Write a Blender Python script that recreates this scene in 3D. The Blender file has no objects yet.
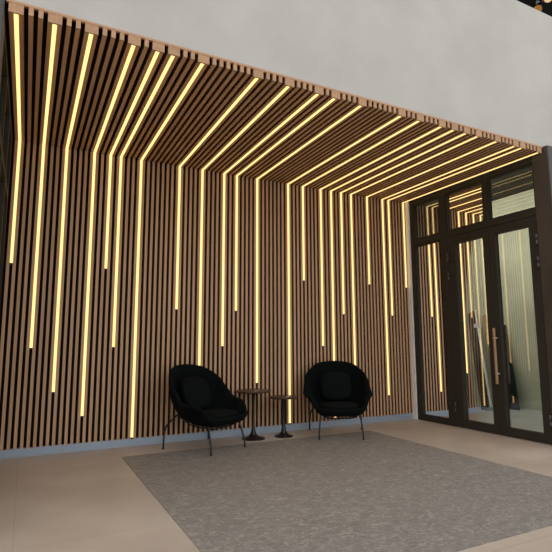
import bpy, bmesh, math, random
from mathutils import Vector, Matrix
random.seed(7)
C = bpy.context.scene.collection
PI = math.pi

# ------------------------------------------------------------------ node helpers
def new_mat(name):
    m = bpy.data.materials.new(name); m.use_nodes = True
    nt = m.node_tree; b = nt.nodes['Principled BSDF']
    return m, nt, b

def plain(name, col, rough=.5, metal=0., spec=.5):
    m, nt, b = new_mat(name)
    b.inputs['Base Color'].default_value = (*col, 1)
    b.inputs['Roughness'].default_value = rough
    b.inputs['Metallic'].default_value = metal
    b.inputs['Specular IOR Level'].default_value = spec
    return m

def noise_mix(nt, scale, c0, c1, lo=.35, hi=.65, detail=4, vscale=(1, 1, 1), coord='Object', rough=.55):
    tc = nt.nodes.new('ShaderNodeTexCoord'); mp = nt.nodes.new('ShaderNodeMapping')
    mp.inputs['Scale'].default_value = vscale
    nt.links.new(tc.outputs[coord], mp.inputs['Vector'])
    n = nt.nodes.new('ShaderNodeTexNoise'); n.inputs['Scale'].default_value = scale
    n.inputs['Detail'].default_value = detail; n.inputs['Roughness'].default_value = rough
    nt.links.new(mp.outputs[0], n.inputs['Vector'])
    r = nt.nodes.new('ShaderNodeValToRGB')
    r.color_ramp.elements[0].position = lo; r.color_ramp.elements[0].color = (*c0, 1)
    r.color_ramp.elements[1].position = hi; r.color_ramp.elements[1].color = (*c1, 1)
    nt.links.new(n.outputs['Fac'], r.inputs['Fac'])
    return n, r

def speckled(name, scale, c0, c1, rough=.6, bump=0., spec=.5, **k):
    m, nt, b = new_mat(name)
    b.inputs['Specular IOR Level'].default_value = spec
    n, r = noise_mix(nt, scale, c0, c1, **k)
    nt.links.new(r.outputs['Color'], b.inputs['Base Color'])
    b.inputs['Roughness'].default_value = rough
    if bump:
        bp = nt.nodes.new('ShaderNodeBump'); bp.inputs['Strength'].default_value = bump
        bp.inputs['Distance'].default_value = .004
        nt.links.new(n.outputs['Fac'], bp.inputs['Height']); nt.links.new(bp.outputs[0], b.inputs['Normal'])
    return m

def wood(name, axis, c0, c1, rough=.5):
    m, nt, b = new_mat(name)
    vs = [45, 45, 45]; vs[axis] = 2.2
    n, r = noise_mix(nt, 1.0, c0, c1, lo=.3, hi=.7, vscale=vs, detail=6)
    g = nt.nodes.new('ShaderNodeNewGeometry')
    hsv = nt.nodes.new('ShaderNodeHueSaturation')
    mr = nt.nodes.new('ShaderNodeMapRange'); mr.inputs['To Min'].default_value = .93; mr.inputs['To Max'].default_value = 1.08
    nt.links.new(g.outputs['Random Per Island'], mr.inputs['Value'])
    nt.links.new(mr.outputs[0], hsv.inputs['Value'])
    nt.links.new(r.outputs['Color'], hsv.inputs['Color'])
    nt.links.new(hsv.outputs['Color'], b.inputs['Base Color'])
    b.inputs['Roughness'].default_value = rough
    b.inputs['Specular IOR Level'].default_value = .3
    return m

def glow(name, col, strength):
    m = bpy.data.materials.new(name); m.use_nodes = True
    nt = m.node_tree; nt.nodes.clear()
    o = nt.nodes.new('ShaderNodeOutputMaterial'); e = nt.nodes.new('ShaderNodeEmission')
    e.inputs['Color'].default_value = (*col, 1); e.inputs['Strength'].default_value = strength
    nt.links.new(e.outputs[0], o.inputs['Surface'])
    return m

def glass_mat(name, tint, base, extra):
    m = bpy.data.materials.new(name); m.use_nodes = True
    nt = m.node_tree; nt.nodes.clear()
    o = nt.nodes.new('ShaderNodeOutputMaterial')
    t = nt.nodes.new('ShaderNodeBsdfTransparent'); t.inputs['Color'].default_value = (*tint, 1)
    g = nt.nodes.new('ShaderNodeBsdfGlossy'); g.inputs['Roughness'].default_value = 0.0
    g.inputs['Color'].default_value = (.95, .98, .97, 1)
    f = nt.nodes.new('ShaderNodeFresnel'); f.inputs['IOR'].default_value = 1.5
    a = nt.nodes.new('ShaderNodeMath'); a.operation = 'MULTIPLY_ADD'
    a.inputs[1].default_value = extra; a.inputs[2].default_value = base
    a.use_clamp = True
    mx = nt.nodes.new('ShaderNodeMixShader')
    nt.links.new(f.outputs[0], a.inputs[0]); nt.links.new(a.outputs[0], mx.inputs[0])
    nt.links.new(t.outputs[0], mx.inputs[1]); nt.links.new(g.outputs[0], mx.inputs[2])
    nt.links.new(mx.outputs[0], o.inputs['Surface'])
    return m

# ------------------------------------------------------------------ materials
M = {}
M['slat_wall'] = wood('walnut_upright', 2, (.51, .305, .178), (.63, .39, .235))
M['slat_ceiling'] = wood('walnut_overhead', 1, (.50, .278, .145), (.63, .36, .19))
M['slat_side_shade'] = wood('shaded_slat_side', 2, (.15, .088, .052), (.20, .118, .07))  # darker copy of the slat wood, painting in shade between the slats
M['slat_end'] = wood('pale_end_grain', 1, (.41, .235, .128), (.53, .32, .185), .6)
M['backing'] = plain('dark_backing', (.02, .013, .010), .9, spec=.1)
M['led'] = glow('warm_led', (1.0, .67, .25), 1.7)
M['cap'] = plain('led_cap', (.02, .017, .014), .6)
M['fascia'] = speckled('painted_render', 2.0, (.475, .455, .43), (.53, .51, .48), .85, detail=6)
M['bronze'] = plain('bronze_frame', (.040, .034, .027), .6, spec=.12)
M['column'] = speckled('bronze_cladding', 3.0, (.045, .034, .027), (.062, .047, .037), .5)
M['column_grey'] = plain('grey_cladding', (.055, .058, .055), .55)
M['white'] = plain('white_jamb', (.92, .89, .85), .6)
M['plinth'] = plain('brushed_plinth', (.38, .45, .55), .45, .3)
M['fabric'] = speckled('black_green_fabric', 220, (.001, .0022, .0022), (.003, .0055, .0055), .9, bump=.25, spec=.12)
M['cushion'] = speckled('black_cushion_fabric', 220, (.0018, .0034, .0034), (.0045, .0075, .0075), .9, bump=.25, spec=.12)
M['steel'] = plain('black_steel', (.006, .006, .007), .35)
M['table_base'] = plain('black_lacquer', (.009, .008, .008), .3)
M['table_top'] = wood('dark_walnut_top', 0, (.055, .034, .024), (.11, .07, .05), .3)
M['glass'] = glass_mat('tinted_glass', (.86, .89, .81), .07, .9)
M['glass_side'] = glass_mat('side_glass', (.62, .70, .68), .34, 1.0)
M['glass_left'] = glass_mat('tinted_glass_left', (.4, .42, .4), .06, 1.0)
M['handle'] = wood('oak_handle', 2, (.34, .20, .11), (.48, .30, .17), .45)
M['chrome'] = plain('brushed_steel', (.5, .5, .5), .3, 1.)
M['hinge'] = plain('dark_hinge', (.10, .10, .10), .3, .8)
M['lobby_wall'] = speckled('pale_green_plaster', 1.5, (.46, .46, .36), (.54, .54, .43), .8)
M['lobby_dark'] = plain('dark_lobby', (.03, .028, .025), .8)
M['lobby_floor'] = speckled('lobby_tile', 2, (.42, .45, .47), (.52, .55, .57), .35)
M['board_dark'] = plain('dark_board', (.008, .012, .014), .5)
M['board_edge'] = plain('pale_board_edge', (.85, .85, .82), .6)
M['plank'] = wood('plank', 2, (.30, .17, .09), (.42, .26, .15), .6)
M['label'] = plain('white_label', (.75, .75, .72), .6)
M['dark_soffit'] = plain('dark_upper_wall', (.003, .0025, .002), .9, spec=.05)
M['lamp_glass'] = glow('warm_globe', (1.0, .66, .36), .85)
M['lamp_dim'] = glow('amber_globe', (1.0, .48, .12), .30)

# floor tile with faint joints
def tile_mat():
    m, nt, b = new_mat('beige_tile')
    n, r = noise_mix(nt, 1.1, (.455, .360, .287), (.63, .525, .435), lo=.25, hi=.75, detail=9, rough=.62)
    tc = nt.nodes.new('ShaderNodeTexCoord')
    br = nt.nodes.new('ShaderNodeTexBrick'); br.offset = 0
    br.inputs['Scale'].default_value = 1.0; br.inputs['Mortar Size'].default_value = .003
    br.inputs['Brick Width'].default_value = 1.2; br.inputs['Row Height'].default_value = 1.2
    br.inputs['Color1'].default_value = (1, 1, 1, 1); br.inputs['Color2'].default_value = (.94, .94, .94, 1)
    br.inputs['Mortar'].default_value = (.78, .77, .76, 1)
    nt.links.new(tc.outputs['Object'], br.inputs['Vector'])
    mx = nt.nodes.new('ShaderNodeMixRGB'); mx.blend_type = 'MULTIPLY'; mx.inputs[0].default_value = 1
    nt.links.new(r.outputs[0], mx.inputs[1]); nt.links.new(br.outputs['Color'], mx.inputs[2])
    nt.links.new(mx.outputs[0], b.inputs['Base Color'])
    b.inputs['Roughness'].default_value = .42
    b.inputs['Specular IOR Level'].default_value = .4
    return m
M['tile'] = tile_mat()

def mat_mat():
    m, nt, b = new_mat('flecked_grey_stone')
    n, r = noise_mix(nt, 9, (.232, .205, .184), (.292, .262, .238), lo=.3, hi=.7, detail=8, rough=.7)
    tc = nt.nodes.new('ShaderNodeTexCoord')
    mp = nt.nodes.new('ShaderNodeMapping'); mp.inputs['Scale'].default_value = (17, 30, 1); mp.inputs['Rotation'].default_value = (0, 0, .5)
    nt.links.new(tc.outputs['Object'], mp.inputs['Vector'])
    n2 = nt.nodes.new('ShaderNodeTexNoise'); n2.inputs['Scale'].default_value = 1.0; n2.inputs['Detail'].default_value = 5
    n2.inputs['Roughness'].default_value = .7; n2.inputs['Distortion'].default_value = 1.5
    nt.links.new(mp.outputs[0], n2.inputs['Vector'])
    r2 = nt.nodes.new('ShaderNodeValToRGB')
    e = r2.color_ramp.elements
    e[0].position = .36; e[0].color = (.80, .79, .78, 1)
    e[1].position = .72; e[1].color = (1.9, 1.86, 1.8, 1)
    k = e.new(.52); k.color = (1, 1, 1, 1)
    nt.links.new(n2.outputs['Fac'], r2.inputs['Fac'])
    mx = nt.nodes.new('ShaderNodeMixRGB'); mx.blend_type = 'MULTIPLY'; mx.inputs[0].default_value = 1
    nt.links.new(r.outputs[0], mx.inputs[1]); nt.links.new(r2.outputs[0], mx.inputs[2])
    nt.links.new(mx.outputs[0], b.inputs['Base Color'])
    b.inputs['Roughness'].default_value = .55
    return m
M['mat'] = mat_mat()

# ------------------------------------------------------------------ mesh helpers
def add_box(bm, x0, x1, y0, y1, z0, z1, mi=0, bevel=0.):
    r = bmesh.ops.create_cube(bm, size=1)
    vs = r['verts']
    for v in vs:
        v.co = Vector((x0 + (v.co.x + .5) * (x1 - x0), y0 + (v.co.y + .5) * (y1 - y0), z0 + (v.co.z + .5) * (z1 - z0)))
    fs = {f for v in vs for f in v.link_faces}
    for f in fs: f.material_index = mi
    if bevel:
        es = list({e for v in vs for e in v.link_edges})
        bmesh.ops.bevel(bm, geom=es, offset=bevel, segments=2, affect='EDGES', profile=.6)
    return vs

def add_tube(bm, pts, rad, seg=10, mi=0, cap=True):
    pts = [Vector(p) for p in pts]; rings = []
    n = len(pts)
    rads = rad if isinstance(rad, (list, tuple)) else [rad] * n
    ref = None
    for i, p in enumerate(pts):
        d = (pts[min(i + 1, n - 1)] - pts[max(i - 1, 0)]).normalized()
        if ref is None:
            ref = Vector((0, 0, 1)) if abs(d.z) < .9 else Vector((1, 0, 0))
        u = d.cross(ref).normalized(); w = d.cross(u).normalized()
        ref = -(d.cross(u)).cross(d).cross(d) if False else ref
        rings.append([bm.verts.new(p + (u * math.cos(a) + w * math.sin(a)) * rads[i]) for a in [2 * PI * k / seg for k in range(seg)]])
    for a, b in zip(rings, rings[1:]):
        for k in range(seg):
            f = bm.faces.new((a[k], a[(k + 1) % seg], b[(k + 1) % seg], b[k])); f.material_index = mi; f.smooth = True
    if cap:
        for r in (rings[0], rings[-1]):
            f = bm.faces.new(r); f.material_index = mi

def add_lathe(bm, prof, seg=40, c=(0, 0, 0)):
    rings = []
    for r, z in prof:
        if r < 1e-6: rings.append([bm.verts.new((c[0], c[1], c[2] + z))])
        else: rings.append([bm.verts.new((c[0] + r * math.cos(2 * PI * k / seg), c[1] + r * math.sin(2 * PI * k / seg), c[2] + z)) for k in range(seg)])
    for a, b in zip(rings, rings[1:]):
        for k in range(seg):
            k2 = (k + 1) % seg
            if len(a) == 1 and len(b) == 1: continue
            if len(a) == 1: f = bm.faces.new((a[0], b[k2], b[k]))
            elif len(b) == 1: f = bm.faces.new((a[k], a[k2], b[0]))
            else: f = bm.faces.new((a[k], a[k2], b[k2], b[k]))
            f.smooth = True

def obj(name, bm, mats, parent=None, loc=None):
    bmesh.ops.recalc_face_normals(bm, faces=bm.faces[:])
    me = bpy.data.meshes.new(name); bm.to_mesh(me); bm.free()
    for m in (mats if isinstance(mats, (list, tuple)) else [mats]): me.materials.append(m)
    o = bpy.data.objects.new(name, me); C.objects.link(o)
    if parent: o.parent = parent
    if loc: o.location = loc
    return o

def struct(name, bm, mats, parent=None):
    o = obj(name, bm, mats, parent)
    if not parent: o['kind'] = 'structure'
    return o

def tag(o, label, cat, group=None):
    o['label'] = label; o['category'] = cat
    if group: o['group'] = group
    return o

def thing(name, label, cat, loc=(0, 0, 0), rotz=0., group=None):
    o = bpy.data.objects.new(name, None); C.objects.link(o)
    o.location = loc; o.rotation_euler = (0, 0, rotz); o.empty_display_size = .1
    return tag(o, label, cat, group)

def dup(root, loc, rotz, label):
    r = root.copy(); C.objects.link(r); r.location = loc; r.rotation_euler = (0, 0, rotz); r['label'] = label
    for ch in list(root.children):
        c = ch.copy(); C.objects.link(c); c.parent = r
        for g in list(ch.children):
            d = g.copy(); C.objects.link(d); d.parent = c
    return r

def box_obj(name, mats, *a, bevel=0., parent=None):
    bm = bmesh.new(); add_box(bm, *a, bevel=bevel)
    return struct(name, bm, mats, parent)

# ------------------------------------------------------------------ main dimensions
H = 3.2                 # underside of ceiling slats
YF = -2.228             # front edge of the recess
XL, XR = -.235, 5.045   # ends of the slatted wall
P = .0569               # slat pitch
X0 = -.178              # first light strip
SLOT = [0, 4, 8, 13, 16, 18, 22, 30, 35, 40, 43, 48, 56, 60, 65, 68, 71, 74, 79, 84, 86, 91]
ZB = [1.893, 1.043, .598, .342, 1.895, 1.045, .082, 1.472, .342, 1.046, 1.474, .597, .084, 1.900, 1.038, .082, 1.468, .598, 1.903, .344, 1.466, 1.888]
SW, LW, SD = .0292, .027, .055     # slat width, light width, slat depth
PL = .082               # plinth height
slots = set(SLOT)

def slat_edges(k, trim=True):
    """slat k sits between gap k-1 and gap k (gap k is centred on X0 + k*P)"""
    c = X0 + (k - .5) * P
    l = c - SW / 2; r = c + SW / 2
    if trim and k in slots: r = X0 + k * P - LW / 2 - .0004
    if trim and (k - 1) in slots: l = X0 + (k - 1) * P + LW / 2 + .0004
    return l, min(r, XR - .013)

KS = range(0, 93)
def shade_sides(bm):  # puts the painted gap shade on the slats' side faces
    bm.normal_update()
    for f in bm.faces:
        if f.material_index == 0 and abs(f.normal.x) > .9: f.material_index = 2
# ---- back wall: backing board + upright slats
bm = bmesh.new()
add_box(bm, XL - .3, XR + .3, SD, SD + .25, -.02, 3.36, 1)
for k in KS:
    z = max([ZB[SLOT.index(q)] - .008 for q in (k, k - 1) if q in slots] + [0])
    if z > PL:
        l, r = slat_edges(k, False)
        add_box(bm, l, r, 0, SD + .004, PL, z, 0)
    l, r = slat_edges(k)
    add_box(bm, l, r, 0, SD + .004, max(z, PL), H + SD - .001, 0)
shade_sides(bm)
struct('wall_back', bm, [M['slat_wall'], M['backing'], M['slat_side_shade']])

# ---- ceiling: backing board + slats running to the front edge, blocks around each light
bm = bmesh.new()
add_box(bm, XL - .06, XR + .06, YF + .012, SD, H + SD, H + SD + .06, 1)
for k in KS:
    l, r = slat_edges(k)
    add_box(bm, l, r, YF + .004, -.0008, H, H + SD + .004, 0)
shade_sides(bm)
struct('ceiling', bm, [M['slat_ceiling'], M['backing'], M['slat_side_shade']])
# front edge: pale slat ends, wide blocks at each light, band above
bm = bmesh.new()
add_box(bm, XL, XR + .004, YF - .012, YF + .010, H + SD, H + SD + .016)
for k in KS:
    if k in slots or (k - 1) in slots: continue
    l, r = slat_edges(k)
    add_box(bm, l, r, YF - .010, YF + .003, H - .001, H + SD + .001)
for s in SLOT:
    l = slat_edges(s)[0]; r = slat_edges(s + 1)[1]
    if s + 1 in slots: r = X0 + (s + 1) * P - .03
    add_box(bm, l, r, YF - .010, YF + .003, H - .010, H + SD + .001)
struct('trim_1', bm, M['slat_end'])

# ---- plinth, jambs
box_obj('baseboard_back', M['plinth'], XL - .05, XR, .006, SD + .01, 0, PL - .002)
box_obj('trim_2', M['white'], XR - .010, XR + .075, -.066, SD, 0, H - .001)

# ---- floor
bm = bmesh.new(); add_box(bm, -9, 5.127, -12, SD, -.08, 0)
struct('floor', bm, M['tile'])
bm = bmesh.new(); add_box(bm, 5.127, 7.6, -2.22, 4.2, -.08, 0); add_box(bm, 5.127, 12, -12, -2.22, -.08, 0, 1)
struct('floor_lobby', bm, [M['lobby_floor'], M['tile']])
bm = bmesh.new(); add_box(bm, .892, 3.885, -3.512, -.468, .0005, .004)
tag(obj('floor_inlay', bm, M['mat']), 'large grey flecked stone rectangle set flush in the beige floor', 'floor inlay')

# ---- fascia and what stands above it
box_obj('wall_fascia', M['fascia'], -4, 10, YF - .006, YF + .16, H + SD + .016, 4.99)
box_obj('wall_upper', M['dark_soffit'], -4, 12, YF + .30, YF + .5, 4.6, 8.2)
box_obj('ceiling_sky_block', M['dark_soffit'], -4, 10, YF + .17, 4.4, 3.72, 3.82)  # added slab, out of view, blocking skylight from above

# ------------------------------------------------------------------ light strips
def light_strip(i):
    x = X0 + SLOT[i] * P; zb = ZB[i]
    t = thing('light_strip', LABELS[i], 'light', (x, 0, H), 0, 'warm light strips set between the wooden slats')
    hw = LW / 2; p = .003
    bm = bmesh.new()
    add_box(bm, -hw, hw, -p, SD - .008, zb - H + .012, -p - .0005)
    # soften the long front edges
    es = [e for e in bm.edges if all(abs(v.co.y + p) < 1e-6 for v in e.verts) and abs(e.verts[0].co.z - e.verts[1].co.z) > .1]
    bmesh.ops.bevel(bm, geom=es, offset=.0025, segments=3, affect='EDGES', profile=.5)
    obj('wall_diffuser', bm, M['led'], t)
    bm = bmesh.new()
    add_box(bm, -hw, hw, YF + .0045, SD - .008, -p, SD - .008)
    es = [e for e in bm.edges if all(abs(v.co.z + p) < 1e-6 for v in e.verts) and abs(e.verts[0].co.y - e.verts[1].co.y) > .1]
    bmesh.ops.bevel(bm, geom=es, offset=.0025, segments=3, affect='EDGES', profile=.5)
    obj('ceiling_diffuser', bm, M['led'], t)
    bm = bmesh.new()
    add_box(bm, -hw, hw, -p, SD - .008, zb - H - .006, zb - H + .0115, bevel=.002)
    obj('end_cap', bm, M['cap'], t)

LABELS = [
 'leftmost warm light strip, ending high on the wall beside the dark left frame',
 'second warm light strip from the left, ending at mid wall height',
 'third warm light strip from the left, longer than the second, shorter than the fourth',
 'fourth warm light strip from the left, ending low above the plinth',
 'short warm light strip just right of the low-ending fourth strip, ending high',
 'sixth warm light strip from the left, mid-length between a short one and a plinth-long one',
 'warm light strip reaching the plinth, left of the left armchair',
 'upper-ending warm light strip above the left half of the left armchair',
 'warm light strip running down behind the right side of the left armchair',
 'mid-length warm light strip right of the one behind the left armchair',
 'shorter strip of the close pair left of the taller side table, ending above its neighbour',
 'warm light strip ending just above the taller side table',
 'warm light strip running down behind the shorter side table to the plinth',
 'short warm light strip right of the one that reaches behind the shorter table',
 'mid-length warm light strip ending just above the left shoulder of the right armchair',
 'warm light strip behind the middle of the right armchair, its end showing beneath the seat',
 'warm light strip ending high above the right armchair between two that go behind it',
 'warm light strip running down behind the right shoulder of the right armchair',
 'fourth warm light strip from the glass doors, the shortest one right of the right armchair',
 'third warm light strip from the glass doors, ending low right of the right armchair',
 'second warm light strip from the glass doors, beside the low-ending one',
 'rightmost warm light strip, next to the white jamb by the glass front',
]
for i in range(22): light_strip(i)

# ------------------------------------------------------------------ glass front on the right
XG0, XG1 = 5.058, 5.126
XP = 5.102
def frame(bm, y0, y1, z0, z1, x0=XG0, x1=XG1, bevel=.003):
    add_box(bm, x0, x1, y0, y1, z0, z1, bevel=bevel)
# fixed frame
bm = bmesh.new()
frame(bm, -.135, -.067, 0, H - .001)              # corner post
frame(bm, -.765, -.655, 0, 3.1345)             # mullion beside the doors
frame(bm, -1.462, -1.392, 2.597, 3.1345)         # mullion between the top lights
frame(bm, -2.10, -.1355, 2.515, 2.598, XG0 - .004, XG1 + .004)      # transom
frame(bm, -2.10, -.1355, 3.135, H - .001)          # head
frame(bm, -.654, -.131, 0, .062)           # sill of side light
struct('trim_3', bm, M['bronze'])
# corner column
bm = bmesh.new()
add_box(bm, 5.050, 5.40, -2.290, -2.101, 0, H + SD + .014, 0, .004)
add_box(bm, 5.056, 5.396, -2.294, -2.2905, 0, H + SD + .013, 1)
struct('trim_4', bm, [M['column'], M['column_grey']])

def pane(name, mat, y0, y1, z0, z1):
    bm = bmesh.new()
    t = .018
    for a in ((y0, y0 + t, z0, z1), (y1 - t, y1, z0, z1), (y0 + t, y1 - t, z0, z0 + t), (y0 + t, y1 - t, z1 - t, z1)):
        add_box(bm, XG0 + .012, XG1 - .012, *a)
    w = struct(name, bm, M['bronze'])
    bm = bmesh.new()
    vs = [bm.verts.new(c) for c in ((XP, y0 + t, z0 + t), (XP, y1 - t, z0 + t), (XP, y1 - t, z1 - t), (XP, y0 + t, z1 - t))]
    bm.faces.new(vs); obj('glass_pane', bm, M[mat], w)
    return w
pane('window_1', 'glass_side', -.654, -.131, .063, 2.514)
pane('window_2', 'glass_side', -.654, -.131, 2.599, 3.134)
pane('window_3', 'glass_side', -1.391, -.766, 2.599, 3.134)
pane('window_4', 'glass', -2.099, -1.463, 2.599, 3.134)

def hinge(y, z, parent):
    bm = bmesh.new()
    for dz in (-.035, .037):
        add_tube(bm, [(XG0 - .014, y, z + dz - .028), (XG0 - .014, y, z + dz + .028)], .013, 10)
    add_box(bm, XG0 - .012, XG0 - .001, y - .022, y + .022, z - .06, z + .06, bevel=.002)
    o = obj('hinge', bm, M['hinge'], parent); o['label'] = 'dark metal barrel hinge'
def door(name, y0, y1, sl, sr, hy):
    """y0<y1; sl / sr: stile widths at y1 (far) and y0 (near) side"""
    bm = bmesh.new(); z0, z1 = .008, 2.512
    g0, g1 = y0 + sr, y1 - sl
    add_box(bm, XG0 + .002, XG1 - .002, y0, g0, z0, z1, bevel=.003)
    add_box(bm, XG0 + .002, XG1 - .002, g1, y1, z0, z1, bevel=.003)
    add_box(bm, XG0 + .002, XG1 - .002, g0, g1, z0, .105, bevel=.003)
    add_box(bm, XG0 + .002, XG1 - .002, g0, g1, 2.408, z1, bevel=.003)
    d = struct(name, bm, M['bronze'])
    bm = bmesh.new()
    vs = [bm.verts.new(c) for c in ((XP, g0, .105), (XP, g1, .105), (XP, g1, 2.408), (XP, g0, 2.408))]
    bm.faces.new(vs); obj('glass_pane', bm, M['glass'], d)
    for z in (2.235, 1.975, .25): hinge(hy, z, d)
    return d
d1 = door('door_1', -1.437, -.768, .140, .085, -.782)
d2 = door('door_2', -2.098, -1.441, .092, .112, -2.085)
# pull handle on the second door's meeting stile
bm = bmesh.new()
add_box(bm, XG0 - .075, XG0 - .045, -1.494, -1.474, .60, 1.26, bevel=.005)
hd = obj('door_handle', bm, M['handle'], d2); hd['label'] = 'upright wooden pull bar'
for z in (.72, 1.14):
    bm = bmesh.new(); add_tube(bm, [(XG0 + .004, -1.485, z), (XG0 - .047, -1.485, z)], .012, 12)
    add_tube(bm, [(XG0 - .0755, -1.485, z), (XG0 - .079, -1.485, z)], .010, 12)
    mo = obj('handle_mount', bm, M['chrome'], hd); mo['label'] = 'silver handle mount'
bm = bmesh.new(); add_box(bm, XP - .003, XP - .001, -1.215, -1.105, 1.275, 1.325)
s = obj('notice', bm, M['label'], d1); s['label'] = 'small blank white notice stuck on the glass'

# ------------------------------------------------------------------ lobby behind the glass
box_obj('wall_lobby', M['lobby_wall'], 7.40, 7.49, -2.25, 1.45, 0, 3.62)
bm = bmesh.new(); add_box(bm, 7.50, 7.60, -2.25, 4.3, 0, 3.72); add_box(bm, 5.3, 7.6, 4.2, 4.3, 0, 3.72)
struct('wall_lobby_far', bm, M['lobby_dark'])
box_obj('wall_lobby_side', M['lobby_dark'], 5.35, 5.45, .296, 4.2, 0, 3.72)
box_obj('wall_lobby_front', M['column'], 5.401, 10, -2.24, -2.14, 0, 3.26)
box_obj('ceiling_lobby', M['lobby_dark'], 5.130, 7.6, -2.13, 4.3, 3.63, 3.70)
def lean(name, label, cat, base, top, w, th, mats, edge=False):
    base = Vector(base); top = Vector(top)
    d = top - base; L = d.length; zax = d.normalized()
    xax = Vector((0, 1, 0)); xax = (xax - zax * xax.dot(zax)).normalized(); yax = zax.cross(xax)
    bm = bmesh.new()
    add_box(bm, -w / 2, w / 2, -th / 2, th / 2, 0, L, bevel=.003)
    if edge: add_box(bm, -w / 2 - .028, -w / 2 - .0005, -th / 2, th / 2, 0, L, 1)
    R = Matrix((xax, yax, zax)).transposed()
    for v in bm.verts: v.co = R @ v.co
    lo = min(v.co.z for v in bm.verts)
    o = obj(name, bm, mats); o.location = base - Vector((0, 0, lo))
    return tag(o, label, cat)
lean('leaning_board', 'tall narrow dark panel with pale edge leaning behind the left door', 'panel', (6.66, .10, 0), (7.34, .88, 1.60), .16, .025, [M['board_dark'], M['board_edge']], True)
lean('leaning_plank', 'brown wooden plank leaning behind the gap between the two doors', 'plank', (6.80, -.10, 0), (7.34, .60, 1.55), .06, .03, M['plank'])
bm = bmesh.new()
vs = [(0, -.17, 0), (0, .15, 0), (.22, .21, 1.38), (.22, .16, 1.38)]
f = [bm.verts.new(v) for v in vs]; g = [bm.verts.new((v[0] + .03, v[1], v[2])) for v in vs]
bm.faces.new(f); bm.faces.new(g[::-1])
for k in range(4): bm.faces.new((f[k], f[(k + 1) % 4], g[(k + 1) % 4], g[k]))
tag(obj('leaning_board', bm, M['board_dark'], loc=(7.12, .02, 0)), 'dark tapering board leaning behind the glass of the right door', 'board')
la = bpy.data.lights.new('lobby_fill_light', 'AREA'); la.energy = 60; la.shape = 'RECTANGLE'; la.size = .4; la.size_y = 3.0; la.color = (1, .97, .86)  # added light, kept out of view, to brighten the pale lobby wall
lo = bpy.data.objects.new('lobby_fill_light', la); lo.location = (5.85, .15, 3.48); lo.rotation_euler = (0, math.radians(-32), 0); C.objects.link(lo)

# ------------------------------------------------------------------ glass front on the left
LX0, LX1 = -.305, -.245
bm = bmesh.new()
for y0, y1 in ((-.13, -.02), (-.765, -.655), (-1.462, -1.392), (-2.10, -2.02)):
    add_box(bm, LX0, LX1, y0, y1, 0, H + .03, bevel=.003)
for a, b in ((-.654, -.131), (-1.391, -.766), (-2.019, -1.463)):
    for z0, z1 in ((0, .06), (2.515, 2.598), (3.135, H + .03)):
        add_box(bm, LX0, LX1, a, b, z0, z1, bevel=.003)
struct('trim_5', bm, M['bronze'])
k = 5
for a, b in ((-.654, -.131), (-1.391, -.766), (-2.019, -1.463)):
    for z0, z1 in ((.061, 2.514), (2.599, 3.134)):
        bm = bmesh.new(); t = .015
        for q in ((a, a + t, z0, z1), (b - t, b, z0, z1), (a + t, b - t, z0, z0 + t), (a + t, b - t, z1 - t, z1)):
            add_box(bm, LX0 + .012, LX1 - .012, *q)
        w = struct('window_%d' % k, bm, M['bronze']); k += 1
        bm = bmesh.new(); xp = -.27
        bm.faces.new([bm.verts.new(c) for c in ((xp, a + t, z0 + t), (xp, b - t, z0 + t), (xp, b - t, z1 - t), (xp, a + t, z1 - t))])
        obj('glass_pane', bm, M['glass_left'], w)
bm = bmesh.new()
add_box(bm, -.60, -.243, -2.245, -2.101, 0, H + .06, 0, .004)
add_box(bm, -.596, -.249, -2.249, -2.2455, 0, H + .06, 1)
struct('trim_6', bm, [M['column'], M['column_grey']])
box_obj('wall_left_light_block', M['lobby_dark'], -2.0, -1.9, -2.25, .6, 0, 3.7)  # added behind the left glass to keep outside light from entering
box_obj('wall_front_left', M['column'], -4, -.601, -2.24, -2.14, 0, 3.26)
box_obj('wall_left_end', M['lobby_dark'], -1.9, -.54, .1, .2, 0, 3.7)

# ------------------------------------------------------------------ lamps above the fascia
def globe(x, z, label, r, mat):
    t = thing('wall_lamp', label, 'lamp', (x, YF + .30, z), 0)
    bm = bmesh.new(); bmesh.ops.create_uvsphere(bm, u_segments=24, v_segments=14, radius=r)
    for v in bm.verts: v.co.y -= .15
    for f in bm.faces: f.smooth = True
    obj('lamp_shade', bm, mat, t)
    bm = bmesh.new(); add_tube(bm, [(0, 0, 0), (0, -.15 + r * .9, 0)], .02, 10); add_tube(bm, [(0, 0, 0), (0, -.02, 0)], .055, 16)
    obj('bracket', bm, M['steel'], t)
globe(5.66, 5.42, 'pale warm globe lamp on the dark wall above the white fascia', .05, M['lamp_glass'])
globe(5.42, 5.18, 'dim amber globe lamp just above the edge of the white fascia', .05, M['lamp_dim'])

# ------------------------------------------------------------------ armchairs
def catmull(pts, n):
    out = []
    N = len(pts)
    for i in range(N):
        p0, p1, p2, p3 = pts[(i - 1) % N], pts[i], pts[(i + 1) % N], pts[(i + 2) % N]
        for k in range(n):
            t = k / n
            out.append(.5 * ((2 * p1) + (p2 - p0) * t + (2 * p0 - 5 * p1 + 4 * p2 - p3) * t * t + (3 * p1 - p0 - 3 * p2 + p3) * t ** 3))
    return out

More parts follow.
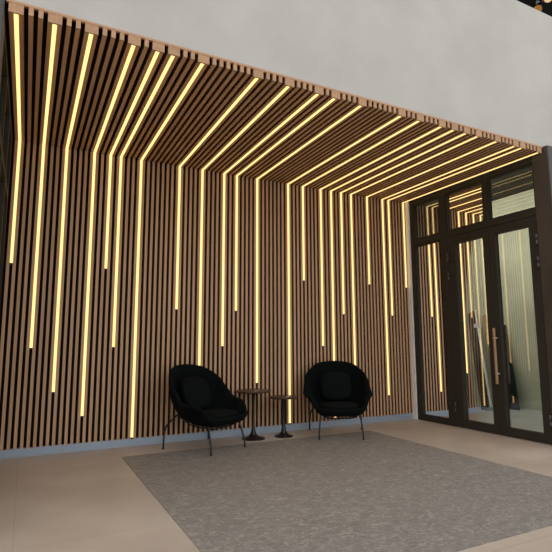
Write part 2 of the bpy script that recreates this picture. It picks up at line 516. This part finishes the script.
def superbox(bm, hx, hy, hz, n=3.2, su=36, sv=18):
    def sp(c, e): return math.copysign(abs(c) ** e, c)
    rings = []
    e1, e2 = 1.0, 2 / n
    for j in range(sv + 1):
        a = -PI / 2 + PI * j / sv
        ring = []
        for i in range(su):
            b = 2 * PI * i / su
            ring.append(bm.verts.new((hx * sp(math.cos(a), .55) * sp(math.cos(b), e2), hy * sp(math.cos(a), .55) * sp(math.sin(b), e2), hz * sp(math.sin(a), .9))))
        rings.append(ring)
    for a, b in zip(rings, rings[1:]):
        for k in range(su):
            f = bm.faces.new((a[k], a[(k + 1) % su], b[(k + 1) % su], b[k])); f.smooth = True
    bmesh.ops.remove_doubles(bm, verts=bm.verts[:], dist=1e-4)

def make_chair(label, loc, rotz):
    t = thing('lounge_chair', label, 'armchair', loc, rotz, 'black upholstered lounge chairs by the slatted wall')
    half = [(.16, -.312, .338), (.25, -.294, .356), (.305, -.245, .430), (.350, -.180, .474), (.385, -.09, .482), (.400, .00, .505),
            (.385, .085, .590), (.340, .190, .705), (.235, .300, .800), (.110, .350, .834)]
    pts = [Vector((0, -.318, .333))] + [Vector(p) for p in half] + [Vector((0, .360, .840))] + [Vector((-p[0], p[1], p[2])) for p in half[::-1]]
    rim = catmull(pts, 4)
    c = Vector((0, -.01, .262))
    T = 12; N = len(rim)
    bm = bmesh.new()
    cv = bm.verts.new(c); rings = []
    for j in range(1, T + 1):
        s = j / T
        ring = []
        for r in rim:
            v = s ** (1.9)
            fl = max(0, min(1, (abs(r.x) - .24) / .10)) * max(0, min(1, (.22 - r.y) / .16)) * max(0, min(1, (r.y + .30) / .06))
            h = math.sin(s * PI / 2) ** .82
            h2 = .76 * math.sin(min(1, s / .8) * PI / 2) ** .82 + .24 * max(0, (s - .62) / .38) ** 1.6
            v2 = min(1, (s / .90) ** 1.9)
            h += (h2 - h) * fl; v += (v2 - v) * fl
            ring.append(bm.verts.new((c.x + (r.x - c.x) * h, c.y + (r.y - c.y) * h, c.z + (r.z - c.z) * v)))
        rings.append(ring)
    for k in range(N): bm.faces.new((cv, rings[0][k], rings[0][(k + 1) % N]))
    for a, b in zip(rings, rings[1:]):
        for k in range(N): bm.faces.new((a[k], b[k], b[(k + 1) % N], a[(k + 1) % N]))
    for f in bm.faces: f.smooth = True
    bmesh.ops.recalc_face_normals(bm, faces=bm.faces[:])
    # thicken outward (downwards / backwards), padded edge
    bm.normal_update()
    up = sum((f.normal.z for f in bm.faces if f.calc_center_median().length < .5))
    sgn = 1 if up > 0 else -1
    outer = {}
    for v in list(bm.verts): outer[v] = bm.verts.new(v.co - v.normal * sgn * .036)
    for f in list(bm.faces): 
        nf = bm.faces.new([outer[v] for v in reversed(f.verts)]); nf.smooth = True
    last = rings[-1]
    mids = []
    for k, v in enumerate(last):
        o = outer[v]; up_dir = (last[k].co - rings[-2][k].co).normalized()
        mids.append(bm.verts.new((v.co + o.co) / 2 + up_dir * .016))
    for k in range(N):
        k2 = (k + 1) % N
        for q in ((last[k], last[k2], mids[k2], mids[k]), (mids[k], mids[k2], outer[last[k2]], outer[last[k]])):
            f = bm.faces.new(q); f.smooth = True
    obj('shell', bm, M['fabric'], t)
    bm = bmesh.new(); superbox(bm, .245, .250, .050)
    for v in bm.verts:
        v.co = Vector((v.co.x * (1 - .25 * max(0, v.co.y)), v.co.y - .055, v.co.z + .338 - .06 * (v.co.y)))
    obj('seat_cushion', bm, M['cushion'], t)
    bm = bmesh.new(); superbox(bm, .195, .18, .048)
    R = Matrix.Rotation(math.radians(68), 3, 'X')
    for v in bm.verts:
        v.co = R @ v.co + Vector((0, .180, .555))
    obj('back_cushion', bm, M['cushion'], t)
    # steel frame: bent rods
    bm = bmesh.new()
    add_tube(bm, catmull_open([(-.225, -.225, .275), (-.15, -.19, .225), (0, -.18, .218), (.15, -.19, .225), (.225, -.225, .275)], 5), .009, 8)
    for sx in (-1, 1):
        add_tube(bm, catmull_open([(sx * .20, -.20, .25), (sx * .13, -.05, .222), (sx * .16, .09, .245), (sx * .235, .19, .335)], 5), .008, 8)
    obj('seat_frame', bm, M['steel'], t)
    for sx in (-1, 1):
        bm = bmesh.new()
        add_tube(bm, catmull_open([(sx * .205, -.205, .315), (sx * .228, -.245, .25), (sx * .247, -.295, .09), (sx * .25, -.305, .004)], 6), .0095, 8)
        add_tube(bm, [(sx * .25, -.305, .0), (sx * .25, -.305, .010)], .013, 10)
        obj('leg', bm, M['steel'], t)
        bm = bmesh.new()
        add_tube(bm, catmull_open([(sx * .225, .165, .372), (sx * .262, .235, .315), (sx * .312, .302, .215), (sx * .325, .314, .10), (sx * .328, .317, .004)], 6), .0095, 8)
        add_tube(bm, [(sx * .328, .317, .0), (sx * .328, .317, .010)], .013, 10)
        obj('leg', bm, M['steel'], t)
    return t

def catmull_open(pts, n):
    pts = [Vector(p) for p in pts]
    q = [2 * pts[0] - pts[1]] + pts + [2 * pts[-1] - pts[-2]]
    out = []
    for i in range(1, len(q) - 2):
        for k in range(n):
            t = k / n; p0, p1, p2, p3 = q[i - 1:i + 3]
            out.append(.5 * ((2 * p1) + (p2 - p0) * t + (2 * p0 - 5 * p1 + 4 * p2 - p3) * t * t + (3 * p1 - p0 - 3 * p2 + p3) * t ** 3))
    out.append(pts[-1]); return out

ch = make_chair('black upholstered lounge chair on the left, turned towards the side tables', (1.768, -.458, .004), math.radians(25.5))
dup(ch, (3.388, -.515, .004), math.radians(-28), 'black upholstered lounge chair on the right, facing forward beside the shorter table')

# ------------------------------------------------------------------ side tables
def make_table(label, loc, h, rt, rb):
    t = thing('side_table', label, 'side table', loc, 0, 'round pedestal side tables between the chairs')
    bm = bmesh.new()
    add_lathe(bm, [(0, h - .020), (rt - .022, h - .020), (rt - .004, h - .009), (rt, h - .004), (rt - .003, h), (0, h)], 56)
    obj('table_top', bm, M['table_top'], t)
    bm = bmesh.new()
    add_lathe(bm, [(0, 0), (rb, 0), (rb, .006), (rb * .93, .012), (rb * .6, .022), (rb * .36, .038), (.028, .075), (.019, .13), (.015, .2)], 40)
    obj('base', bm, M['table_base'], t)
    bm = bmesh.new()
    add_lathe(bm, [(.015, .2), (.0145, h * .6), (.016, h - .10), (.022, h - .055), (.04, h - .030), (.075, h - .0205), (0, h - .0205)], 32)
    obj('stem', bm, M['table_base'], t)
    return t
make_table('taller round side table on black trumpet base, next to the left chair', (2.40, -.235, 0), .545, .212, .138)
make_table('shorter round side table on black trumpet base, next to the right chair', (2.775, -.275, 0), .460, .180, .112)

# ------------------------------------------------------------------ light, world, camera
w = bpy.data.worlds.new('overcast'); bpy.context.scene.world = w; w.use_nodes = True
nt = w.node_tree; bg = nt.nodes['Background']
tc = nt.nodes.new('ShaderNodeTexCoord'); sx = nt.nodes.new('ShaderNodeSeparateXYZ')
rp = nt.nodes.new('ShaderNodeValToRGB')
rp.color_ramp.elements[0].position = .0; rp.color_ramp.elements[0].color = (.90, .90, .88, 1)
rp.color_ramp.elements[1].position = .7; rp.color_ramp.elements[1].color = (.94, .97, 1.0, 1)
nt.links.new(tc.outputs['Generated'], sx.inputs[0]); nt.links.new(sx.outputs['Z'], rp.inputs[0])
nt.links.new(rp.outputs[0], bg.inputs['Color']); bg.inputs['Strength'].default_value = 1.25

cam = bpy.data.cameras.new('camera'); co = bpy.data.objects.new('camera', cam); C.objects.link(co)
f, pit, yaw, roll, D, h = 485.776, .134937, .472318, -.0037112, 5.52257, 1.103765
cam.sensor_width = 36; cam.lens = f / 552 * 36; cam.clip_start = .05
fw = Vector((math.sin(yaw) * math.cos(pit), math.cos(yaw) * math.cos(pit), math.sin(pit)))
rt = Vector((math.cos(yaw), -math.sin(yaw), 0)); dn = -(rt.cross(fw))
c_, s_ = math.cos(roll), math.sin(roll)
r2 = rt * c_ - dn * s_; d2_ = rt * s_ + dn * c_
R = Matrix((r2, -d2_, -fw)).transposed()
co.matrix_world = Matrix.Translation((0, -D, h)) @ R.to_4x4()
sc = bpy.context.scene; sc.camera = co
sc.view_settings.view_transform = 'Standard'; sc.view_settings.look = 'None'; sc.view_settings.exposure = 0
sc.cycles.max_bounces = 10; sc.cycles.transparent_max_bounces = 12
sc.cycles.use_denoising = True
